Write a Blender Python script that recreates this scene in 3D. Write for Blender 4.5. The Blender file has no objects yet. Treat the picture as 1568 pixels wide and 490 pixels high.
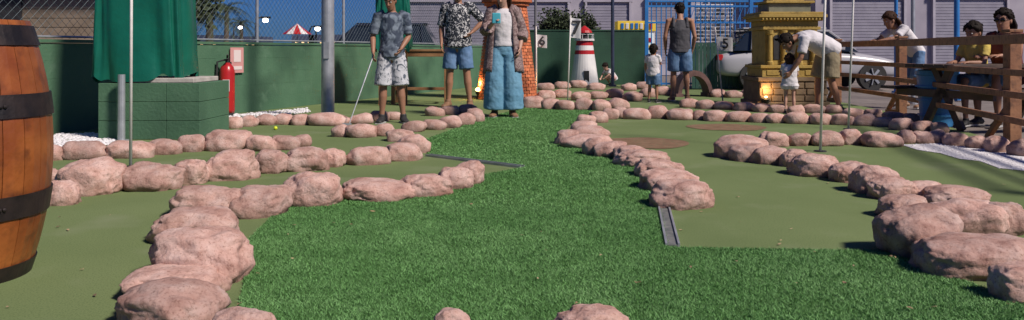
import bpy, math, random
import numpy as np
from mathutils import Vector, Matrix, noise
random.seed(7); np.random.seed(7)
F=1230.0; HC=0.9; HY=77.0
def G(px,py):
    Y=F*HC/(py-HY); return ((px-784)*Y/F, Y)
def PX(px,Y): return (px-784)*Y/F
def PZ(py,Y): return HC-(py-HY)*Y/F
V=Vector
# ---------------------------------------------------------------- materials
def mat(name, base, rough=.7, col2=None, nscale=5, detail=4, bump=0, bscale=40, bdist=.01, metal=0, spec=.5, emit=None, estr=0, island=0, ramp=(.35,.65), noise2=None, noise3=None):
    m=bpy.data.materials.new(name); m.use_nodes=True
    nt=m.node_tree; b=nt.nodes['Principled BSDF']
    b.inputs['Base Color'].default_value=(*base,1); b.inputs['Roughness'].default_value=rough
    b.inputs['Metallic'].default_value=metal
    b.inputs['Specular IOR Level'].default_value=spec
    tc=nt.nodes.new('ShaderNodeTexCoord')
    col=None
    if col2:
        n=nt.nodes.new('ShaderNodeTexNoise'); n.inputs['Scale'].default_value=nscale; n.inputs['Detail'].default_value=detail
        nt.links.new(tc.outputs['Object'],n.inputs['Vector'])
        r=nt.nodes.new('ShaderNodeValToRGB'); r.color_ramp.elements[0].position=ramp[0]; r.color_ramp.elements[1].position=ramp[1]
        r.color_ramp.elements[0].color=(*base,1); r.color_ramp.elements[1].color=(*col2,1)
        nt.links.new(n.outputs['Fac'],r.inputs['Fac']); col=r.outputs['Color']
    for nz in (noise2,noise3):
        if not nz: continue
        n=nt.nodes.new('ShaderNodeTexNoise'); n.inputs['Scale'].default_value=nz[0]; n.inputs['Detail'].default_value=6
        nt.links.new(tc.outputs['Object'],n.inputs['Vector'])
        mr=nt.nodes.new('ShaderNodeMapRange'); mr.inputs[1].default_value=nz[2]; mr.inputs[2].default_value=nz[3]
        nt.links.new(n.outputs['Fac'],mr.inputs[0])
        mx=nt.nodes.new('ShaderNodeMixRGB'); mx.inputs[2].default_value=(*nz[1],1)
        if col: nt.links.new(col,mx.inputs[1])
        else: mx.inputs[1].default_value=(*base,1)
        nt.links.new(mr.outputs[0],mx.inputs[0]); col=mx.outputs[0]
    if island:
        g=nt.nodes.new('ShaderNodeNewGeometry'); mr=nt.nodes.new('ShaderNodeMapRange')
        mr.inputs[3].default_value=1-island; mr.inputs[4].default_value=1+island
        nt.links.new(g.outputs['Random Per Island'],mr.inputs[0])
        hs=nt.nodes.new('ShaderNodeHueSaturation')
        if col: nt.links.new(col,hs.inputs['Color'])
        else: hs.inputs['Color'].default_value=(*base,1)
        nt.links.new(mr.outputs[0],hs.inputs['Value']); col=hs.outputs['Color']
    if col: nt.links.new(col,b.inputs['Base Color'])
    if bump:
        n=nt.nodes.new('ShaderNodeTexNoise'); n.inputs['Scale'].default_value=bscale; n.inputs['Detail'].default_value=6
        nt.links.new(tc.outputs['Object'],n.inputs['Vector'])
        bp=nt.nodes.new('ShaderNodeBump'); bp.inputs['Strength'].default_value=bump; bp.inputs['Distance'].default_value=bdist
        nt.links.new(n.outputs['Fac'],bp.inputs['Height']); nt.links.new(bp.outputs[0],b.inputs['Normal'])
    if emit:
        b.inputs['Emission Color'].default_value=(*emit,1); b.inputs['Emission Strength'].default_value=estr
    return m
# ---------------------------------------------------------------- mesh builder
class MB:
    def __init__(s): s.v=[]; s.f=[]; s.m=[]
    def add(s,vs,fs,mi=0):
        o=len(s.v); s.v+= [tuple(v) for v in vs]
        for f in fs: s.f.append(tuple(o+i for i in f)); s.m.append(mi)
    def box(s,c,d,rz=0,mi=0,M=None):
        x,y,z=d[0]/2,d[1]/2,d[2]/2
        vs=[V((a,b,e)) for a in(-x,x) for b in(-y,y) for e in(-z,z)]
        R=M if M is not None else Matrix.Rotation(rz,3,'Z')
        vs=[R@v+V(c) for v in vs]
        s.add(vs,[(0,1,3,2),(4,6,7,5),(0,4,5,1),(2,3,7,6),(0,2,6,4),(1,5,7,3)],mi)
    def beam(s,p0,p1,w,h,mi=0):
        p0=V(p0);p1=V(p1);t=(p1-p0);L=t.length;t.normalize()
        up=V((0,0,1)) if abs(t.z)<.95 else V((0,1,0))
        a=t.cross(up).normalized();b=a.cross(t)
        M=Matrix((t,a,b)).transposed()
        s.box((p0+p1)/2,(L,w,h),M=M,mi=mi)
    def tube(s,pts,rads,side=(1,0,0),n=14,mi=0,cap=.6):
        pts=[V(p) for p in pts]; R=[(r,r) if not isinstance(r,(tuple,list)) else r for r in rads]
        if cap:
            t0=(pts[1]-pts[0]).normalized(); t1=(pts[-1]-pts[-2]).normalized()
            pts=[pts[0]-t0*min(R[0])*cap]+pts+[pts[-1]+t1*min(R[-1])*cap]
            R=[(R[0][0]*.6,R[0][1]*.6)]+R+[(R[-1][0]*.6,R[-1][1]*.6)]
        vs=[];side=V(side);N=len(pts)
        for i,p in enumerate(pts):
            t=(pts[min(i+1,N-1)]-pts[max(i-1,0)]).normalized()
            a=side-t*side.dot(t)
            if a.length<.05: a=V((0,1,0))-t*t.y
            if a.length<.05: a=V((1,0,0))-t*t.x
            a.normalize(); b=t.cross(a)
            for k in range(n):
                th=2*math.pi*k/n; vs.append(p+a*R[i][0]*math.cos(th)+b*R[i][1]*math.sin(th))
        fs=[]
        for i in range(N-1):
            for k in range(n):
                k2=(k+1)%n; fs.append((i*n+k,i*n+k2,(i+1)*n+k2,(i+1)*n+k))
        fs.append(tuple(reversed(range(n)))); fs.append(tuple((N-1)*n+k for k in range(n)))
        s.add(vs,fs,mi)
    def cyl(s,p0,p1,r0,r1=None,n=12,mi=0): s.tube([p0,p1],[r0,r0 if r1 is None else r1],n=n,mi=mi,cap=0)
    def ell(s,c,r,mi=0,n=12,k=8,M=None):
        vs=[];fs=[]
        for i in range(k+1):
            ph=math.pi*(i+.02*(1 if i==0 else -1 if i==k else 0))/k
            for j in range(n):
                th=2*math.pi*j/n
                p=V((r[0]*math.sin(ph)*math.cos(th),r[1]*math.sin(ph)*math.sin(th),-r[2]*math.cos(ph)))
                if M is not None: p=M@p
                vs.append(V(c)+p)
        for i in range(k):
            for j in range(n): fs.append((i*n+j,i*n+(j+1)%n,(i+1)*n+(j+1)%n,(i+1)*n+j))
        fs.append(tuple(reversed(range(n)))); fs.append(tuple(k*n+j for j in range(n)))
        s.add(vs,fs,mi)
    def obj(s,name,mats,parent=None,smooth=False,loc=None,bevel=0,rot=None):
        me=bpy.data.meshes.new(name); me.from_pydata(s.v,[],s.f)
        for m in (mats if isinstance(mats,(list,tuple)) else [mats]): me.materials.append(m)
        me.polygons.foreach_set('material_index',s.m)
        if smooth: me.polygons.foreach_set('use_smooth',[True]*len(s.f))
        me.update(); o=bpy.data.objects.new(name,me); bpy.context.collection.objects.link(o)
        if parent: o.parent=parent
        if loc: o.location=loc
        if rot: o.rotation_euler=rot
        if bevel:
            b=o.modifiers.new('bevel','BEVEL'); b.width=bevel; b.segments=2; b.limit_method='ANGLE'
        return o
def empty(name,loc=(0,0,0),rz=0):
    e=bpy.data.objects.new(name,None); bpy.context.collection.objects.link(e); e.location=loc; e.rotation_euler=(0,0,rz); return e
def sheet(name,pts,z,m):
    mb=MB(); mb.add([(p[0],p[1],z) for p in pts],[tuple(range(len(pts)))]); o=mb.obj(name,m)
    if o.data.polygons[0].normal.z<0: o.data.flip_normals()
    return o
# ---------------------------------------------------------------- camera, sky, floodlight stand-in
cam=bpy.data.cameras.new('camera'); co=bpy.data.objects.new('camera',cam); bpy.context.collection.objects.link(co)
co.location=(0,0,HC); co.rotation_euler=(math.radians(90),0,0)
cam.sensor_width=36; cam.lens=36*F/1568; cam.shift_y=-(245-HY)/1568; cam.clip_end=3000; cam.clip_start=.05
bpy.context.scene.camera=co
EL=math.radians(44); AZ=math.radians(128)
w=bpy.data.worlds.new('World'); bpy.context.scene.world=w; w.use_nodes=True; nt=w.node_tree
bg=nt.nodes['Background']; sk=nt.nodes.new('ShaderNodeTexSky'); sk.sky_type='NISHITA'; sk.sun_disc=False
sk.sun_elevation=EL; sk.sun_rotation=AZ; sk.ozone_density=4; sk.dust_density=.3
mx=nt.nodes.new('ShaderNodeMixRGB'); mx.blend_type='MULTIPLY'; mx.inputs[0].default_value=1; mx.inputs[2].default_value=(.13,.30,.74,1)
nt.links.new(sk.outputs[0],mx.inputs[1]); nt.links.new(mx.outputs[0],bg.inputs['Color']); bg.inputs['Strength'].default_value=.068
sl=bpy.data.lights.new('floodlight_stand_in','SUN'); sl.energy=5.0; sl.angle=math.radians(8); sl.color=(1,.89,.79)  # one directional lamp stands in for several unseen floodlights at dusk
so=bpy.data.objects.new('floodlight_stand_in',sl); bpy.context.collection.objects.link(so)
sd=V((math.sin(AZ)*math.cos(EL),math.cos(AZ)*math.cos(EL),math.sin(EL)))
so.rotation_euler=sd.to_track_quat('Z','Y').to_euler(); so.location=(10,-5,12)
bpy.context.scene.view_settings.view_transform='Standard'; bpy.context.scene.view_settings.look='None'
# ---------------------------------------------------------------- common mats
M_asph=mat('paving',(.16,.135,.125),.9,(.22,.19,.175),3,6,.4,60,noise2=(.6,(.12,.10,.095),.45,.75))
M_carpet=mat('carpet',(.135,.185,.075),.95,(.185,.240,.105),.8,8,.6,420,.004,spec=.1,ramp=(.3,.7),noise2=(150,(.09,.135,.05),.48,.74),noise3=(2.0,(.225,.260,.150),.56,.88))
M_turf=mat('turf_base',(.06,.15,.04),.95,(.085,.19,.055),2.5,8,.6,300,.01,spec=.1)
M_blade=mat('turf_blade',(.105,.250,.075),.6,(.165,.330,.120),1.0,5,spec=.25,island=.42,noise2=(5,(.09,.215,.065),.45,.7))
M_wood=mat('wood',(.20,.095,.04),.6,(.30,.16,.07),6,8,.3,30)
M_dark=mat('dark',(.015,.015,.017),.6,(.03,.03,.032),10)
M_white=mat('white_paint',(.70,.69,.69),.5,(.60,.59,.60),3,5)
M_steel=mat('galvanised',(.33,.35,.38),.45,(.45,.47,.5),8,6,.1,60,metal=.5)
M_pole=mat('white_pole',(.75,.73,.70),.4,(.65,.63,.60),12)
M_red=mat('red_paint',(.45,.02,.02),.3,(.36,.015,.018),5)
M_greenw=mat('green_wall',(.055,.135,.075),.8,(.072,.160,.092),2,6,.5,35,.01,noise2=(1.3,(.035,.09,.052),.5,.72),noise3=(5,(.09,.175,.11),.6,.8))
M_dgreen=mat('dark_green_wall',(.014,.06,.035),.7,(.022,.078,.045),2,6,.3,30,noise2=(1.5,(.012,.045,.026),.5,.7))
M_tarp=mat('green_tarp',(.004,.095,.062),.33,(.006,.125,.08),3,4,.25,14,.02)
M_blue=mat('blue_metal',(.02,.15,.42),.45,(.03,.19,.5),5)
M_rubber=mat('rubber',(.02,.02,.02),.8,(.03,.03,.03),9)
M_glass=mat('dark_glass',(.015,.02,.03),.08,(.02,.028,.04),3)
M_warm=mat('warm_lens',(1,.6,.2),.4,emit=(1,.55,.18),estr=12)
M_lampw=mat('street_lamp_lens',(1,1,1),.4,emit=(1,.93,.85),estr=12)
def stone_mat():
    m=bpy.data.materials.new('boulder_stone'); m.use_nodes=True; nt=m.node_tree; b=nt.nodes['Principled BSDF']
    b.inputs['Roughness'].default_value=.9; b.inputs['Specular IOR Level'].default_value=.2
    geo=nt.nodes.new('ShaderNodeNewGeometry'); oi=nt.nodes.new('ShaderNodeObjectInfo')
    def N(sc,d=8,r=.6):
        n=nt.nodes.new('ShaderNodeTexNoise'); n.inputs['Scale'].default_value=sc; n.inputs['Detail'].default_value=d; n.inputs['Roughness'].default_value=r
        nt.links.new(geo.outputs['Position'],n.inputs['Vector']); return n
    a=N(9); r=nt.nodes.new('ShaderNodeValToRGB'); e=r.color_ramp.elements
    e[0].position=.28; e[0].color=(.33,.180,.145,1); e[1].position=.72; e[1].color=(.63,.47,.42,1)
    x=e.new(.48); x.color=(.51,.325,.275,1)
    nt.links.new(a.outputs['Fac'],r.inputs['Fac'])
    c=N(85,4,.7); r2=nt.nodes.new('ShaderNodeValToRGB'); r2.color_ramp.elements[0].position=.32; r2.color_ramp.elements[1].position=.48
    r2.color_ramp.elements[0].color=(.52,.45,.42,1); r2.color_ramp.elements[1].color=(1,1,1,1); nt.links.new(c.outputs['Fac'],r2.inputs['Fac'])
    m1=nt.nodes.new('ShaderNodeMixRGB'); m1.blend_type='MULTIPLY'; m1.inputs[0].default_value=.8
    nt.links.new(r.outputs[0],m1.inputs[1]); nt.links.new(r2.outputs[0],m1.inputs[2])
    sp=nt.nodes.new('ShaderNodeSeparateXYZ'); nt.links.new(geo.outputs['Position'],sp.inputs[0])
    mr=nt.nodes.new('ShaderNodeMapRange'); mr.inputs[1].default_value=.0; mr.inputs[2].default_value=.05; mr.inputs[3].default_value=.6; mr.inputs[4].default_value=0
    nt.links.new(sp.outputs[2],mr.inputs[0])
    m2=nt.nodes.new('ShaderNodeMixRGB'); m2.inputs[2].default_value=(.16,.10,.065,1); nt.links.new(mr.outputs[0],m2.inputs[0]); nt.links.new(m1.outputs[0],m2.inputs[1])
    hs=nt.nodes.new('ShaderNodeHueSaturation'); v=nt.nodes.new('ShaderNodeMapRange'); v.inputs[3].default_value=.82; v.inputs[4].default_value=1.1
    nt.links.new(oi.outputs['Random'],v.inputs[0]); nt.links.new(v.outputs[0],hs.inputs['Value']); nt.links.new(m2.outputs[0],hs.inputs['Color'])
    nt.links.new(hs.outputs[0],b.inputs['Base Color'])
    d=N(34,10,.7); bp=nt.nodes.new('ShaderNodeBump'); bp.inputs['Strength'].default_value=.75; bp.inputs['Distance'].default_value=.016
    nt.links.new(d.outputs['Fac'],bp.inputs['Height']); nt.links.new(bp.outputs[0],b.inputs['Normal'])
    return m
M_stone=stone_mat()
# ---------------------------------------------------------------- ground
WA=V((-5.01,8.52,0)); WD=V((2.43,6.64,0)).normalized()
def wall_at(Y): return WA+WD*((Y-WA.y)/WD.y)
P1=G(1282,157);P2=G(1380,177);P3=G(1550,226)
P4=(P3[0]-.62,P3[1]-3.0)
sheet('ground',[(-900,-200),(900,-200),(900,1500),(-900,1500)],-.02,M_asph)
w0=wall_at(-3); w1=wall_at(21)
sheet('putting_green',[(w0.x,w0.y),(P4[0]+1.2,-3),(P4[0]+.1,P4[1]),(P3[0]+.1,P3[1]),(P2[0]+.1,P2[1]),(P1[0]+.1,P1[1]),(5.9,18.8),(3.5,21),(w1.x,w1.y)],0,M_carpet)
tp=[(340,560),(372,440),(378,370),(430,318),(520,300),(620,294),(700,278),(742,268),(800,257),(655,239),(648,215),(700,196),(745,180),(800,166),(830,160),(940,166),(905,172),(878,188),(855,212),(890,222),(950,240),(985,262),(1003,300),(1012,320),(1024,380),(1342,385),(1400,400),(1500,440),(1600,470),(1800,560),(1800,900),(340,900)]
TP=[G(*p) for p in tp]
sheet('artificial_turf',TP,.005,M_turf)
def inpoly(x,y,poly):
    c=np.zeros(len(x),bool); j=len(poly)-1
    for i in range(len(poly)):
        xi,yi=poly[i]; xj,yj=poly[j]
        with np.errstate(divide='ignore',invalid='ignore'):
            t=((yi>y)!=(yj>y))&(x<(xj-xi)*(y-yi)/(yj-yi+1e-12)+xi)
        c^=t; j=i
    return c
def blades(name,poly,ymin,ymax,xr,N,h,wd,z0,m):
    x=np.random.uniform(xr[0],xr[1],N); y=np.random.uniform(ymin,ymax,N); k=inpoly(x,y,poly); x=x[k];y=y[k];n=len(x)
    th=np.random.uniform(0,2*np.pi,n); hh=h*np.random.uniform(.6,1.2,n); ww=wd*np.random.uniform(.7,1.3,n)*.5
    lx=np.random.normal(0,.8,n)*hh; ly=np.random.normal(0,.8,n)*hh
    v=np.empty((n,3,3),np.float32)
    v[:,0]=np.stack([x-np.cos(th)*ww,y-np.sin(th)*ww,np.full(n,z0)],1)
    v[:,1]=np.stack([x+np.cos(th)*ww,y+np.sin(th)*ww,np.full(n,z0)],1)
    v[:,2]=np.stack([x+lx,y+ly,z0+hh],1)
    me=bpy.data.meshes.new(name); me.vertices.add(n*3); me.vertices.foreach_set('co',v.ravel())
    me.loops.add(n*3); me.loops.foreach_set('vertex_index',np.arange(n*3,dtype=np.int32))
    me.polygons.add(n); me.polygons.foreach_set('loop_start',np.arange(0,n*3,3,dtype=np.int32))
    me.update(calc_edges=True); me.materials.append(m)
    o=bpy.data.objects.new(name,me); bpy.context.collection.objects.link(o); return o
tg=empty('turf_grass')
for (a,b,xr,N,h,wd) in [(2.6,4.6,(-1.8,3.2),380000,.010,.0035),(4.6,7,(-1.2,3.5),130000,.011,.005),(7,13.3,(-1.6,2),90000,.012,.008)]:
    o=blades('blades',TP,a,b,xr,N,h,wd,.005,M_blade); o.parent=tg
M_mat=mat('brown_mat',(.17,.095,.05),.95,(.23,.14,.08),9,8,.5,200,noise2=(25,(.12,.13,.06),.55,.7))
for (cx,cy,rx,ry) in [(985,219,70,8),(1113,195,60,5)]:
    c=G(cx,cy); a=rx*c[1]/F; b=G(cx,cy-ry)[1]-c[1]
    sheet('dirt_mat',[(c[0]+a*math.cos(t)*(1+.04*math.sin(3*t)),c[1]+b*math.sin(t)*(1+.05*math.cos(5*t))) for t in np.linspace(0,2*math.pi,40)[:-1]],.004,M_mat)
M_gravel=mat('white_gravel',(.76,.74,.76),.9,(.60,.58,.60),40,6,.6,120,island=.12)
wp=[G(*p) for p in [(1380,222),(1440,220),(1500,224),(1568,234),(1660,246),(1660,290),(1568,262),(1530,258),(1500,247),(1470,244),(1440,235),(1405,230)]]
sheet('white_gravel',wp,.004,M_gravel)
def pebbles(name,poly,n,r,m):
    xs=[p[0] for p in poly]; ys=[p[1] for p in poly]
    x=np.random.uniform(min(xs),max(xs),n);y=np.random.uniform(min(ys),max(ys),n);k=inpoly(x,y,poly)
    mb=MB()
    for a,b in zip(x[k],y[k]):
        q=r*random.uniform(.5,1.2); mb.ell((a,b,q*.3),(q,q*random.uniform(.6,1),q*.6),n=6,k=4)
    return mb.obj(name,m,smooth=True)
pebbles('gravel',wp,4000,.009,M_gravel)
lp=[G(*p) for p in [(40,232),(40,212),(95,206),(150,205),(178,212),(172,222),(100,226)]]
pebbles('gravel',lp,2200,.022,M_gravel)
lp=[G(*p) for p in [(330,186),(345,177),(440,169),(470,166),(475,172),(400,180)]]
pebbles('gravel',lp,1300,.022,M_gravel)
mb=MB()
for i in range(95):
    px=random.uniform(-50,1620); py=random.uniform(200,485); x,y=G(px,py); s=random.uniform(.006,.016); a=random.uniform(0,6.3)
    z=.017 if inpoly(np.array([x]),np.array([y]),TP)[0] else .005
    vs=[]
    for k,(u,v_) in enumerate([(1,0),(.3,.4),(-.6,.3),(-1,0),(-.6,-.3),(.3,-.4)]):
        vs.append((x+s*(u*math.cos(a)-v_*math.sin(a)),y+s*(u*math.sin(a)+v_*math.cos(a)),z+random.uniform(0,.006)))
    mb.add(vs,[(0,1,2,3,4,5)])
mb.obj('fallen_leaves',mat('dry_leaf',(.26,.17,.09),.8,(.40,.30,.18),10,island=.5))
def channel(p0,p1,wd):
    a=V((*G(*p0),0)); b=V((*G(*p1),0)); t=(b-a).normalized(); n=V((-t.y,t.x,0)); mb=MB()
    mb.beam(a+V((0,0,.006)),b+V((0,0,.006)),wd,.008,1)
    for s in(-1,1): mb.beam(a+n*s*(wd/2+.006)+V((0,0,.009)),b+n*s*(wd/2+.006)+V((0,0,.009)),.010,.018,0)
    mb.obj('drain_channel',[M_steel,mat('channel_bed',(.10,.11,.11),.6,(.2,.2,.19),20)])
channel((1017,321),(1030,378),.045); channel((655,239),(800,257),.035)
for nm,px,py,c in [('golf_ball',422,199,(.65,.75,.03)),('golf_ball',1558,324,(.15,.05,.4)),('golf_ball',1148,178,(.7,.2,.1))]:
    x,y=G(px,py); mb=MB(); mb.ell((0,0,0),(.0215,)*3,n=16,k=12); mb.obj(nm,mat('ball',c,.3,tuple(q*.9 for q in c),30,bump=.3,bscale=200),smooth=True,loc=(x,y,.0215))
# ---------------------------------------------------------------- boulders
import bmesh
def boulder(parent,xl,xr,yt,yb,seed,near):
    Yf=F*HC/(yb-HY); wpx=xr-xl
    w_=wpx*Yf/F; dep=min(w_*.8,.38)
    Yc=Yf+dep*.42; w_=wpx*Yc/F*.98
    hz=HC-(yt-HY)*Yc/F; hz=max(.10,min(hz,w_*.78,.38))
    X=((xl+xr)/2-784)*Yc/F
    bm=bmesh.new(); bmesh.ops.create_icosphere(bm,subdivisions=5 if near else 4 if Yf<8 else 3,radius=1)
    o1=V((seed*3.1,seed*1.7,seed*.9)); pw=.78
    tx=random.uniform(-.14,.14)
    for v in bm.verts:
        p=v.co.copy()
        q=V([math.copysign(abs(c)**pw,c) for c in p])
        f=1+.20*noise.noise(p*1.05+o1)+.11*noise.noise(p*2.3+o1*2)+.05*noise.noise(p*5+o1)
        if near: f+=.028*noise.noise(p*10+o1)+.016*noise.noise(p*22+o1)
        f-=.06*max(0,.2-abs(noise.noise(p*1.6+o1*3)))*2.2
        q=q*f
        q.z+=tx*q.x
        q.z=max(q.z,-.62)
        v.co=V((q.x*w_/2,q.y*dep/2,(q.z+.62)*hz/1.57))
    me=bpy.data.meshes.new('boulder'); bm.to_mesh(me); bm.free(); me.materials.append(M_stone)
    me.polygons.foreach_set('use_smooth',[True]*len(me.polygons))
    o=bpy.data.objects.new('boulder',me); bpy.context.collection.objects.link(o); o.parent=parent
    o.location=(X,Yc,-.012); o.rotation_euler=(0,0,random.uniform(-.3,.3))
rows=[
 [(320,425,484,532),(180,352,430,510),(203,353,404,460),(232,388,347,438),(236,366,317,376),(262,374,283,336),(352,446,282,334),(434,523,262,318),(524,632,273,309),(612,696,265,302),(668,727,254,291),(690,741,245,283)],
 [(66,122,275,315),(66,94,256,280),(93,191,243,300),(190,276,248,293),(262,320,243,283),(313,397,229,277),(388,442,229,266),(436,503,225,263),(486,531,226,256),(532,597,222,253),(588,646,217,247),(608,657,205,235),(590,635,196,217),(572,604,188,209),(530,580,188,211),(507,536,190,210)],
 [(62,102,220,246),(100,166,215,245),(162,236,214,243),(228,278,212,237),(268,316,206,233),(315,386,197,232),(378,426,206,232),(412,460,206,230),(448,476,205,225)],
 [(318,348,180,200),(345,372,177,197),(368,396,176,194),(392,424,174,192),(420,450,173,191),(446,474,173,192),(470,537,172,193),(535,572,172,190),(566,596,168,186),(590,620,170,184)],
 [(614,652,184,202),(648,684,181,199),(672,708,176,196),(697,728,171,192),(712,742,165,187),(650,682,162,178),(676,704,160,176),(700,732,158,175)],
 [(996,1091,274,321),(976,1066,257,293),(968,1045,241,273),(942,1022,227,256),(938,1000,222,248),(908,966,214,242),(890,928,210,238),(862,936,204,228),(848,890,198,222),(876,934,192,212),(874,916,184,203),(880,912,174,193),(900,932,169,188),(920,948,165,183)],
 [(940,962,160,180),(955,996,164,183),(990,1024,160,182),(1020,1062,165,184),(1060,1082,168,184),(1077,1114,168,186),(1110,1148,169,187),(1146,1178,172,188),(1172,1204,172,189),(1200,1240,170,190),(1238,1276,172,191),(1272,1308,173,192),(1305,1342,174,193),(1336,1366,177,194),(1362,1400,181,200),(1396,1430,184,202),(1425,1452,186,204)],
 [(1092,1172,205,243),(1162,1208,200,225),(1203,1240,202,224),(1238,1292,199,224),(1282,1322,197,222),(1320,1380,200,226),(1374,1402,198,220),(1396,1428,199,220),(1418,1450,198,219),(1445,1484,201,224),(1480,1514,206,228),(1508,1548,208,234),(1545,1590,212,240)],
 [(1120,1176,218,248),(1150,1206,223,252),(1194,1238,228,256),(1208,1284,234,271),(1268,1334,247,280),(1302,1374,252,297),(1328,1400,270,307),(1376,1452,276,306),(1412,1512,284,316),(1344,1427,298,337),(1424,1532,303,362),(1498,1564,307,362),(1346,1474,316,398),(1398,1572,360,430),(1516,1610,402,466)],
 [(1040,1070,150,165),(1065,1096,152,167),(1092,1126,154,168),(1124,1156,155,170),(1152,1184,157,172),(1176,1206,158,173)],
 [(797,832,146,166),(828,858,150,168),(850,882,152,169),(880,910,150,169),(905,936,152,170),(930,964,150,168),(820,850,138,153),(846,876,136,150),(874,904,140,154),(900,930,138,152),(926,956,135,150),(952,984,140,155),(978,1006,134,149),(1000,1030,132,146)],
 [(822,850,126,138),(848,874,124,136),(872,900,122,135),(898,926,126,138),(950,975,127,139),(972,998,125,137),(1086,1112,136,149),(1110,1136,138,150),(1134,1160,134,148)],
 [(850,966,478,530)],[(662,724,492,530)],
 [(1205,1232,160,175),(1228,1262,158,174),(1262,1290,160,174),(1290,1325,165,180),(1325,1352,166,181),(1352,1384,170,184),(1384,1414,172,188)],
]
sd_=1
for r in rows:
    e=empty('stone_border')
    for (a,b,c,d) in r:
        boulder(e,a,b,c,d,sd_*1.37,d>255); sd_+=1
# ---------------------------------------------------------------- walls
def wall_seg(name,a,b,h,m,th=.2):
    a=V(a);b=V(b);t=(b-a).normalized();n=V((-t.y,t.x,0)); L=(b-a).length; root=empty(name)
    mb=MB(); rowh=.2; nr=int(round(h/rowh)); rowh=h/nr; bw=.42
    for i in range(nr):
        u=-(i%2)*bw/2
        while u<L:
            s0=max(u,0)+.002; s1=min(u+bw,L)-.002
            if s1-s0>.03:
                c=a+t*(s0+s1)/2+n*(th/2+random.uniform(0,.002))
                mb.box((c.x,c.y,(i+.5)*rowh),(s1-s0,th,rowh-.003),rz=math.atan2(t.y,t.x))
            u+=bw
    mb.obj('blocks',m,root,bevel=.002)
    mb=MB(); c=(a+b)/2+n*th*.5; mb.box((c.x,c.y,h/2-.003),(L-.01,th*.975,h-.006),rz=math.atan2(t.y,t.x)); mb.obj('mortar',m,root)
    mb=MB(); c=(a+b)/2+n*th/2; mb.box((c.x,c.y,h+.021),(L,th+.03,.035),rz=math.atan2(t.y,t.x)); mb.obj('coping',m,root)
    return root
a=wall_at(2); b=wall_at(21)
wall_seg('green_block_wall',(a.x,a.y,0),(b.x,b.y,0),.98,M_greenw)
wall_seg('dark_green_wall',(b.x,b.y,0),(3.55,21,0),1.4,M_dgreen)
def chainlink(name,a,b,z0,z1,sp=.07,post=2.4,wr=.0022):
    a=V(a);b=V(b);t=(b-a).normalized();L=(b-a).length;H=z1-z0;mb=MB(); d=sp*1.414
    u=-H
    while u<L:
        for sgn in(1,-1):
            lo=max(0,-u); hi=min(H,L-u)
            if hi-lo>.02:
                p=a+t*(u+lo);q=a+t*(u+hi)
                zz=(z0+lo,z0+hi) if sgn==1 else (z1-lo,z1-hi)
                mb.tube([(p.x,p.y,zz[0]),(q.x,q.y,zz[1])],[wr,wr],n=3,cap=0)
        u+=d
    u=0
    while u<=L:
        p=a+t*u; mb.cyl((p.x,p.y,z0-.05),(p.x,p.y,z1+.05),.024,mi=1); u+=post
    for z in [z0+.02,z1]: mb.cyl((a.x,a.y,z),(b.x,b.y,z),.012,mi=1)
    return mb.obj(name,[M_wire,M_steel])
M_wire=mat('wire',(.05,.08,.09),.6,(.08,.11,.13),10,metal=.2)
nn=V((-WD.y,WD.x,0))*.1
a2=wall_at(3)+nn; b2=wall_at(21)+nn
chainlink('chain_link_fence',a2,b2,1.03,3.6)
# ---------------------------------------------------------------- tarps
def drape(name,c,w_,d_,z0,z1,m,rip=.02,n=90,k=26):
    mb=MB();vs=[];fs=[]
    for i in range(k+1):
        t=i/k
        for j in range(n):
            th=2*math.pi*j/n; x=math.copysign(abs(math.cos(th))**.35,math.cos(th)); y=math.copysign(abs(math.sin(th))**.35,math.sin(th))
            fl=1+.10*(1-t); r=rip*(1-t*.6)*(math.sin(th*11+2*math.sin(t*3))+.6*math.sin(th*19+t*4))
            hem=.035*math.sin(th*5+1)*(1-t)+.02*math.sin(th*13)*(1-t)
            vs.append(V((x*(w_/2*fl+r),y*(d_/2*fl+r),z0+(z1-z0)*t+hem)))
    for i in range(k):
        for j in range(n): fs.append((i*n+j,i*n+(j+1)%n,(i+1)*n+(j+1)%n,(i+1)*n+j))
    fs.append(tuple(k*n+j for j in range(n)))
    mb.add(vs,fs); return mb.obj(name,m,smooth=True,loc=(c[0],c[1],0))
x0,y0=G(150,214); x1=PX(306,y0); yc=y0+.42; root=empty('concrete_plinth',((x0+x1)/2,yc,0))
mb=MB()
for i in range(3):
    for j in range(3):
        ww=(x1-x0)/3; mb.box((-(x1-x0)/2+ww*(j+.5),0,.19*(i+.5)),(ww-.004,.84,.186))
mb.obj('blocks',M_greenw,root,bevel=.004)
mb=MB(); mb.box((.05,-.05,.595),(.78,.68,.05)); mb.obj('slab',mat('slab',(.5,.46,.42),.8,(.36,.33,.3),8,6,.2,50),root,bevel=.008)
drape('green_tarp',(PX(224,y0+.3),y0+.3),.84,.5,.62,2.15,M_tarp)
mb=MB(); xx,yy=G(186,216); mb.cyl((xx,yy,0),(xx,yy,.66),.035); mb.cyl((xx,yy,0),(xx,yy,.012),.08); mb.obj('metal_post',M_steel)
root=empty('covered_stand',(PX(602,13.2),13.2,0))
o=drape('green_tarp_cover',(0,0),.52,.3,.92,1.8,M_tarp); o.parent=root
mb=MB()
for sx in(-.2,.2):
    for sy in(-.1,.1): mb.box((sx,sy,.46),(.04,.04,.92))
mb.obj('legs',M_wood,root)
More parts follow.
